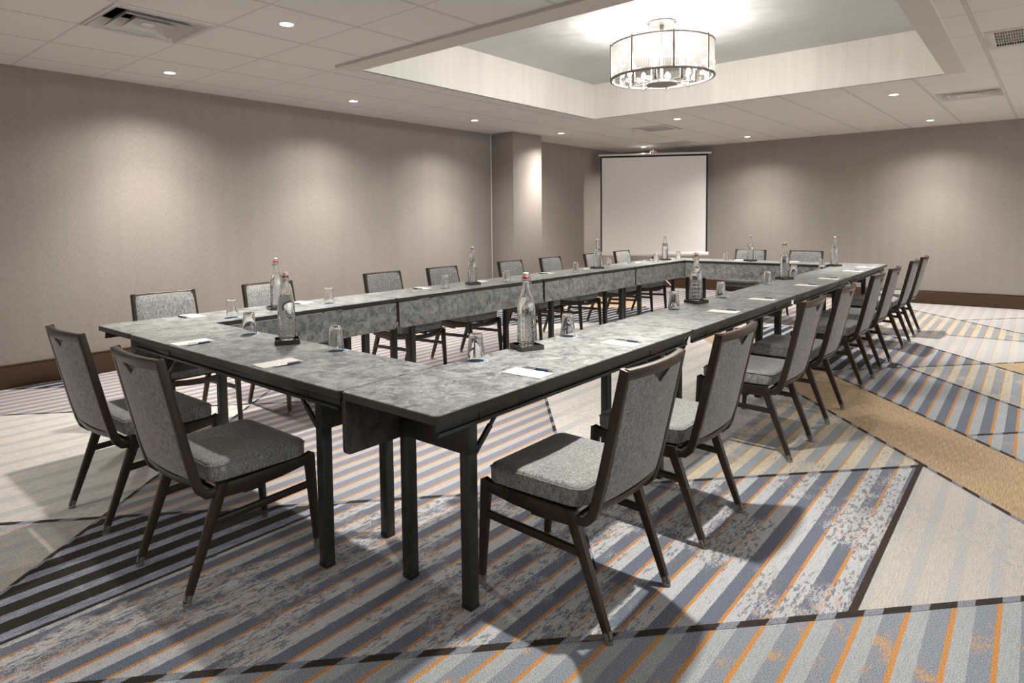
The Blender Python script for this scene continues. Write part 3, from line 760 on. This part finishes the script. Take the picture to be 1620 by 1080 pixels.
    panel([-.0619, -.045, -.03, -.015, 0, .015, .03, .045, .0619], lambda x: .834 - nt(x) - .006, lambda x: .838, -.003, 'handle_notch', M['notch'], 3)
    # seat cushion
    bm = bmesh.new(); N = 56; C0, rad = .0425, .04
    def outline(sc):
        out = []
        for px, py in rrect(2, 2, .24, N // 4 - 1):
            y = C0 + .193 * py * sc + .014 * max(0, py) * (1 - min(1, px * px)) * sc; hwx = .212 + .006 * py
            out.append((px * hwx * sc, y))
        return out
    def ztop(x, y): return .4575 + .012 * (x / .215) ** 2 - .010 * max(0, (y - .17) / .06) ** 2
    rings = []
    for sc, dz in ((.985, 'b'), (1.0, 'm'), (1.0, 's'), (.985, -.008), (.955, -.002), (.88, .001), (.7, .003), (.5, .004), (.28, .004)):
        ring = []
        for x, y in outline(sc):
            z = .396 if dz == 'b' else .404 if dz == 'm' else ztop(x, y) - .016 if dz == 's' else ztop(x, y) + dz
            ring.append(bm.verts.new((x, y, z)))
        rings.append(ring)
    for A, B in zip(rings, rings[1:]):
        m = len(A)
        for j in range(m): bm.faces.new((A[j], A[(j + 1) % m], B[(j + 1) % m], B[j]))
    bm.faces.new(rings[0][::-1]); bm.faces.new(rings[-1]); cu = finish(bm, 'seat_cushion', M['fabric'], t)
    bm = bmesh.new(); pr = outline(1.006); rows = []
    for i, (x, y) in enumerate(pr):
        zc = ztop(x, y) - .014; d = Vector((x, y - C0, 0)).normalized()
        rows.append([bm.verts.new(Vector((x, y, zc)) + d * (.003 * math.cos(q)) + Vector((0, 0, .003 * math.sin(q)))) for q in [k * math.pi / 3 for k in range(6)]])
    for i in range(len(rows)):
        A, B = rows[i], rows[(i + 1) % len(rows)]
        for k in range(6): bm.faces.new((A[k], A[(k + 1) % 6], B[(k + 1) % 6], B[k]))
    finish(bm, 'piping', M['fabric'], cu)
    return t
ORD = ['first', 'second', 'third', 'fourth', 'fifth', 'sixth', 'seventh', 'eighth']
RX, LX = X1 + .083, X0 - .083
RY = [.612, 1.356, 2.524, 3.331, 4.39, 5.158, 6.31, 7.05]
LY = [.53, 1.285, 2.39, 3.138, 4.192, 4.953, 5.908, 6.674]
c0 = make_chair('grey chair in the right row, nearest the camera, with sunlit-looking bright seat', 'chairs along the right side')
c0['label'] = 'grey upholstered chair nearest the camera in the right row'
c0.location = (RX, RY[0], 0); c0.rotation_euler = (0, 0, R_(90))
for i in range(1, 8):
    lb = f'{ORD[i]} grey upholstered chair from the camera along the right row' if i < 7 else 'last grey chair of the right row, in front of the back wall baseboard'
    dup(c0, (RX, RY[i], 0), R_(90 + random.uniform(-.4, .4)), lb)
for i in range(8):
    lb = f'{ORD[i]} grey chair from the camera along the left row' if i < 7 else 'last grey chair of the left row, in front of the projector screen'
    dup(c0, (LX, LY[i], 0), R_(-90 + random.uniform(-.4, .4)), lb, 'chairs along the left side')
dup(c0, (-.07, -.083, 0), R_(1), 'left grey chair of the two at the near end table', 'chairs at the near end')
dup(c0, (.725, -.088, 0), 0, 'right grey chair of the two at the near end table, front left of photo', 'chairs at the near end')
dup(c0, (.137, Y1 + .083, 0), R_(180), 'left grey chair of the two at the far end table', 'chairs at the far end')
dup(c0, (.843, Y1 + .083, 0), R_(180), 'right grey chair of the two at the far end table', 'chairs at the far end')

# ------------------------------------------------------------------ table ware
def make_bottle():
    t = thing('glass_bottle', '', 'bottle')
    out = [(0, 0), (.034, 0), (.0385, .003), (.040, .010), (.040, .165), (.0385, .182), (.035, .203), (.026, .226), (.0185, .248), (.0155, .268), (.0150, .284), (.0175, .287), (.0175, .297), (.0150, .300)]
    inn = [(.0105, .300), (.0105, .268), (.0145, .246), (.022, .226), (.031, .202), (.0350, .18), (.0368, .163), (.0368, .012), (.034, .007), (0, .007)]
    bm = bmesh.new(); lathe(bm, out + inn, 40); b = finish(bm, 'bottle_body', M['bottle_glass'], t)
    bm = bmesh.new(); lathe(bm, [(0, .0072), (.0338, .0073), (.0366, .0122), (.0366, .163), (.0348, .18), (.0308, .202), (.0240, .220), (0, .220)], 40); finish(bm, 'water', M['water'], t)
    bm = bmesh.new(); lathe(bm, [(0, .296), (.0098, .298), (.0115, .308), (.0115, .316), (.0125, .318), (.0125, .324), (.010, .327), (0, .327)], 24); st = finish(bm, 'stopper', M['ceramic'], t)
    bm = bmesh.new(); lathe(bm, [(.0115, .3005), (.0150, .3015), (.0155, .308), (.0130, .3105), (.0115, .310)], 24, True); finish(bm, 'gasket', M['rubber'], st)
    bm = bmesh.new(); 
    for s in (-1, 1):
        tube(bm, (s * .0135, 0, .322), (s * .0215, .004, .300), .0013, None, 6); tube(bm, (s * .0215, .004, .300), (s * .0195, .012, .278), .0013, None, 6); tube(bm, (s * .0195, .012, .278), (s * .0175, 0, .291), .0013, None, 6)
    tube(bm, (-.0195, .012, .278), (.0195, .012, .278), .0013, None, 6); tube(bm, (-.0135, 0, .322), (.0135, 0, .322), .0013, None, 6)
    ring_tube(bm, .0182, .0013, .291, 24, 6); finish(bm, 'wire_bail', M['wire'], t)
    return t
def make_tray():
    bm = bmesh.new(); h = .056
    a = [(-h, -h), (h, -h), (h, h), (-h, h)]; i = [(x * .94, y * .94) for x, y in a]
    r0 = [bm.verts.new((*p, 0)) for p in a]; r1 = [bm.verts.new((*p, .021)) for p in a]; r2 = [bm.verts.new((*p, .021)) for p in i]; r3 = [bm.verts.new((*p, .010)) for p in i]
    for A, B in ((r0, r1), (r1, r2), (r2, r3)):
        for k in range(4): bm.faces.new((A[k], A[(k + 1) % 4], B[(k + 1) % 4], B[k]))
    bm.faces.new(r0[::-1]); bm.faces.new(r3)
    return finish(bm, 'bottle_tray', M['tray'], None, False)
def make_tumbler():
    bm = bmesh.new()   # standing upside down: wide mouth on the coaster
    lathe(bm, [(.0335, 0), (.0360, 0), (.0362, .004), (.0272, .104), (.0250, .110), (.018, .1115), (0, .111), (0, .097), (.0225, .096), (.0240, .092), (.0335, .003)], 36, True)
    return finish(bm, 'water_glass', M['glass'])
def make_coaster():
    bm = bmesh.new(); lathe(bm, [(0, 0), (.049, 0), (.050, .0006), (.049, .0013), (0, .0013)], 40); return finish(bm, 'paper_coaster', M['coaster'])
def make_pad():
    bm = bmesh.new(); box(bm, (-.085, -.046, 0), (.085, .046, .0035), .0006, 1); return finish(bm, 'notepad', M['white_paper'], None, False)
def make_pen():
    t = thing('ballpoint_pen', '', 'pen')
    for nm, p, m in (('barrel', (-.045, .014, .0045), 'pen_metal'),):
        bm = bmesh.new(); tube(bm, (-.058, 0, .0052), (.030, 0, .0052), .0045, .0045, 12); tube(bm, (-.070, 0, .0052), (-.058, 0, .0052), .002, .0028, 10); finish(bm, 'barrel', M['pen_metal'], t)
        bm = bmesh.new(); tube(bm, (-.010, 0, .0052), (.045, 0, .0052), .0052, .0050, 12); finish(bm, 'grip', M['pen_blue'], t)
        bm = bmesh.new(); tube(bm, (.045, 0, .0052), (.060, 0, .0052), .0048, .0025, 12); tube(bm, (.060, 0, .0052), (.067, 0, .0052), .0022, .0008, 10); finish(bm, 'tip', M['pen_metal'], t)
        bm = bmesh.new(); box(bm, (-.055, -.002, .0098), (-.018, .002, .0112), .0005); box(bm, (-.056, -.002, .006), (-.053, .002, .0112)); finish(bm, 'clip', M['pen_metal'], t)
    return t
B0, T0, W0, K0, N0, P0 = make_bottle(), make_tray(), make_tumbler(), make_coaster(), make_pad(), make_pen()
used = {}
def place(proto, loc, rz, label, cat, group):
    if proto.name not in used:
        used[proto.name] = 1; proto.location = loc; proto.rotation_euler = (0, 0, rz); return tag(proto, label, cat, group)
    o = dup(proto, loc, rz, label, group); o['category'] = cat; return o
WHERE_T = {'R': 'right row', 'L': 'left row'}
BOT = [(1.43, .945, 'nearest table of the right row'), (1.412, 2.826, 'second table of the right row'), (1.405, 4.80, 'third table of the right row'), (1.40, 6.68, 'farthest table of the right row'),
       (-.663, .982, 'nearest table of the left row'), (-.662, 2.893, 'second table of the left row'), (-.69, 5.04, 'third table of the left row'), (-.68, 6.76, 'farthest table of the left row'),
       (.445, .372, 'near end table'), (.34, 7.07, 'far end table')]
for i, (x, y, wh) in enumerate(BOT):
    rz = R_(-23 + 8 * math.sin(i * 2.1))
    place(T0, (x, y, H), rz, f'small dark square tray under the bottle on the {wh}', 'tray', 'trays under the bottles')
    place(B0, (x, y, H + .0102), rz + .5 + i * .35, f'clear swing-top water bottle on the {wh}', 'bottle', 'swing-top water bottles')
GL = [(1.415, .628, 'nearest table of the right row, before its bottle'), (1.41, 1.30, 'nearest table of the right row, behind its bottle'), (1.425, 2.455, 'second table of the right row, before its bottle'), (1.435, 3.20, 'second table of the right row, behind its bottle'),
      (1.42, 4.272, 'third table of the right row, before its bottle'), (1.40, 5.11, 'third table of the right row, behind its bottle'), (1.385, 6.21, 'farthest table of the right row'),
      (-.555, .62, 'nearest table of the left row, before its bottle'), (-.625, 1.36, 'nearest table of the left row, behind its bottle'), (-.64, 2.52, 'second table of the left row, before its bottle'), (-.56, 3.24, 'second table of the left row, behind its bottle'),
      (-.595, 4.445, 'third table of the left row, before its bottle'), (-.67, 5.26, 'third table of the left row, behind its bottle'), (-.615, 6.36, 'farthest table of the left row, before its bottle'), (-.60, 7.0, 'farthest table of the left row, behind its bottle'),
      (.075, .384, 'near end table, left of its bottle'), (.79, .40, 'near end table, right of its bottle'), (.035, 7.05, 'far end table')]
for x, y, wh in GL:
    place(K0, (x, y, H), 0, f'blue coaster under the glass on the {wh}', 'coaster', 'blue paper coasters')
    place(W0, (x, y, H + .0013), 0, f'upturned water glass on the {wh}', 'glass', 'upturned water glasses')
SEAT = [('R', i) for i in range(8)] + [('L', i) for i in range(8)]
PR = [.585, 1.287, 2.53, 3.24, 4.355, 5.065, 6.06, 6.69]
PL = [.497, 1.268, 2.42, 3.14, 4.20, 4.895, 6.105, 6.625]
def paper(x, y, rz, px, py, prz, wh):
    place(N0, (x, y, H), rz, f'white notepad {wh}', 'notepad', 'white notepads')
    place(P0, (px, py, H), prz, f'blue-gripped pen {wh}', 'pen', 'ballpoint pens')
for i in range(8):
    wh = f'at the {ORD[i]} seat from the camera in the right row'
    paper(1.708, PR[i], R_(random.uniform(-3, 3)), 1.715, PR[i] + .060, R_(random.uniform(-2, 7)), wh)
    wh = f'at the {ORD[i]} seat from the camera in the left row'
    paper(-.815, PL[i], R_(random.uniform(-3, 3)), -.805, PL[i] - .064, R_(180 + random.uniform(-5, 3)), wh)
paper(.062, .097, R_(90), .132, .104, R_(92), 'at the left seat of the near end table')
paper(.805, .105, R_(88), .868, .12, R_(85), 'at the right seat of the near end table')
paper(.145, 7.225, R_(90), .082, 7.21, R_(-90), 'at the left seat of the far end table')
paper(.825, 7.225, R_(90), .760, 7.21, R_(-90), 'at the right seat of the far end table')

# ------------------------------------------------------------------ camera, world, view
f, cx, cy, yaw, pitch, roll = 1010.045, 782.41, 408.0, .7047, .0597, -.0121
fw = Vector((-math.sin(yaw) * math.cos(pitch), math.cos(yaw) * math.cos(pitch), -math.sin(pitch)))
rt = Vector((math.cos(yaw), math.sin(yaw), 0)); up = rt.cross(fw)
c, s = math.cos(roll), math.sin(roll)
r2, u2 = rt * c + up * s, up * c - rt * s
cam = bpy.data.cameras.new('camera'); co = bpy.data.objects.new('camera', cam); COL.objects.link(co)
mat = Matrix((r2, u2, -fw)).transposed().to_4x4(); mat.translation = Vector((3.1327, -1.2683, 1.3189)); co.matrix_world = mat
cam.sensor_fit = 'HORIZONTAL'; cam.sensor_width = 36; cam.lens = f / 1620 * 36
cam.shift_x = (810 - cx) / 1620; cam.shift_y = (cy - 540) / 1620; cam.clip_start = .02
scn.camera = co
wd = bpy.data.worlds.new('world'); scn.world = wd; wd.use_nodes = True
wd.node_tree.nodes['Background'].inputs[0].default_value = (.9, .85, .8, 1); wd.node_tree.nodes['Background'].inputs[1].default_value = .02
vs = scn.view_settings; scn.display_settings.display_device = 'sRGB'
vs.view_transform = 'Standard'; vs.look = 'None'; vs.gamma = 1; vs.use_curve_mapping = False; vs.exposure = .60
cy_ = scn.cycles
cy_.use_denoising = True; cy_.max_bounces = 14; cy_.diffuse_bounces = 6; cy_.transmission_bounces = 14; cy_.transparent_max_bounces = 24
cy_.caustics_reflective = False; cy_.caustics_refractive = False; cy_.sample_clamp_indirect = 6
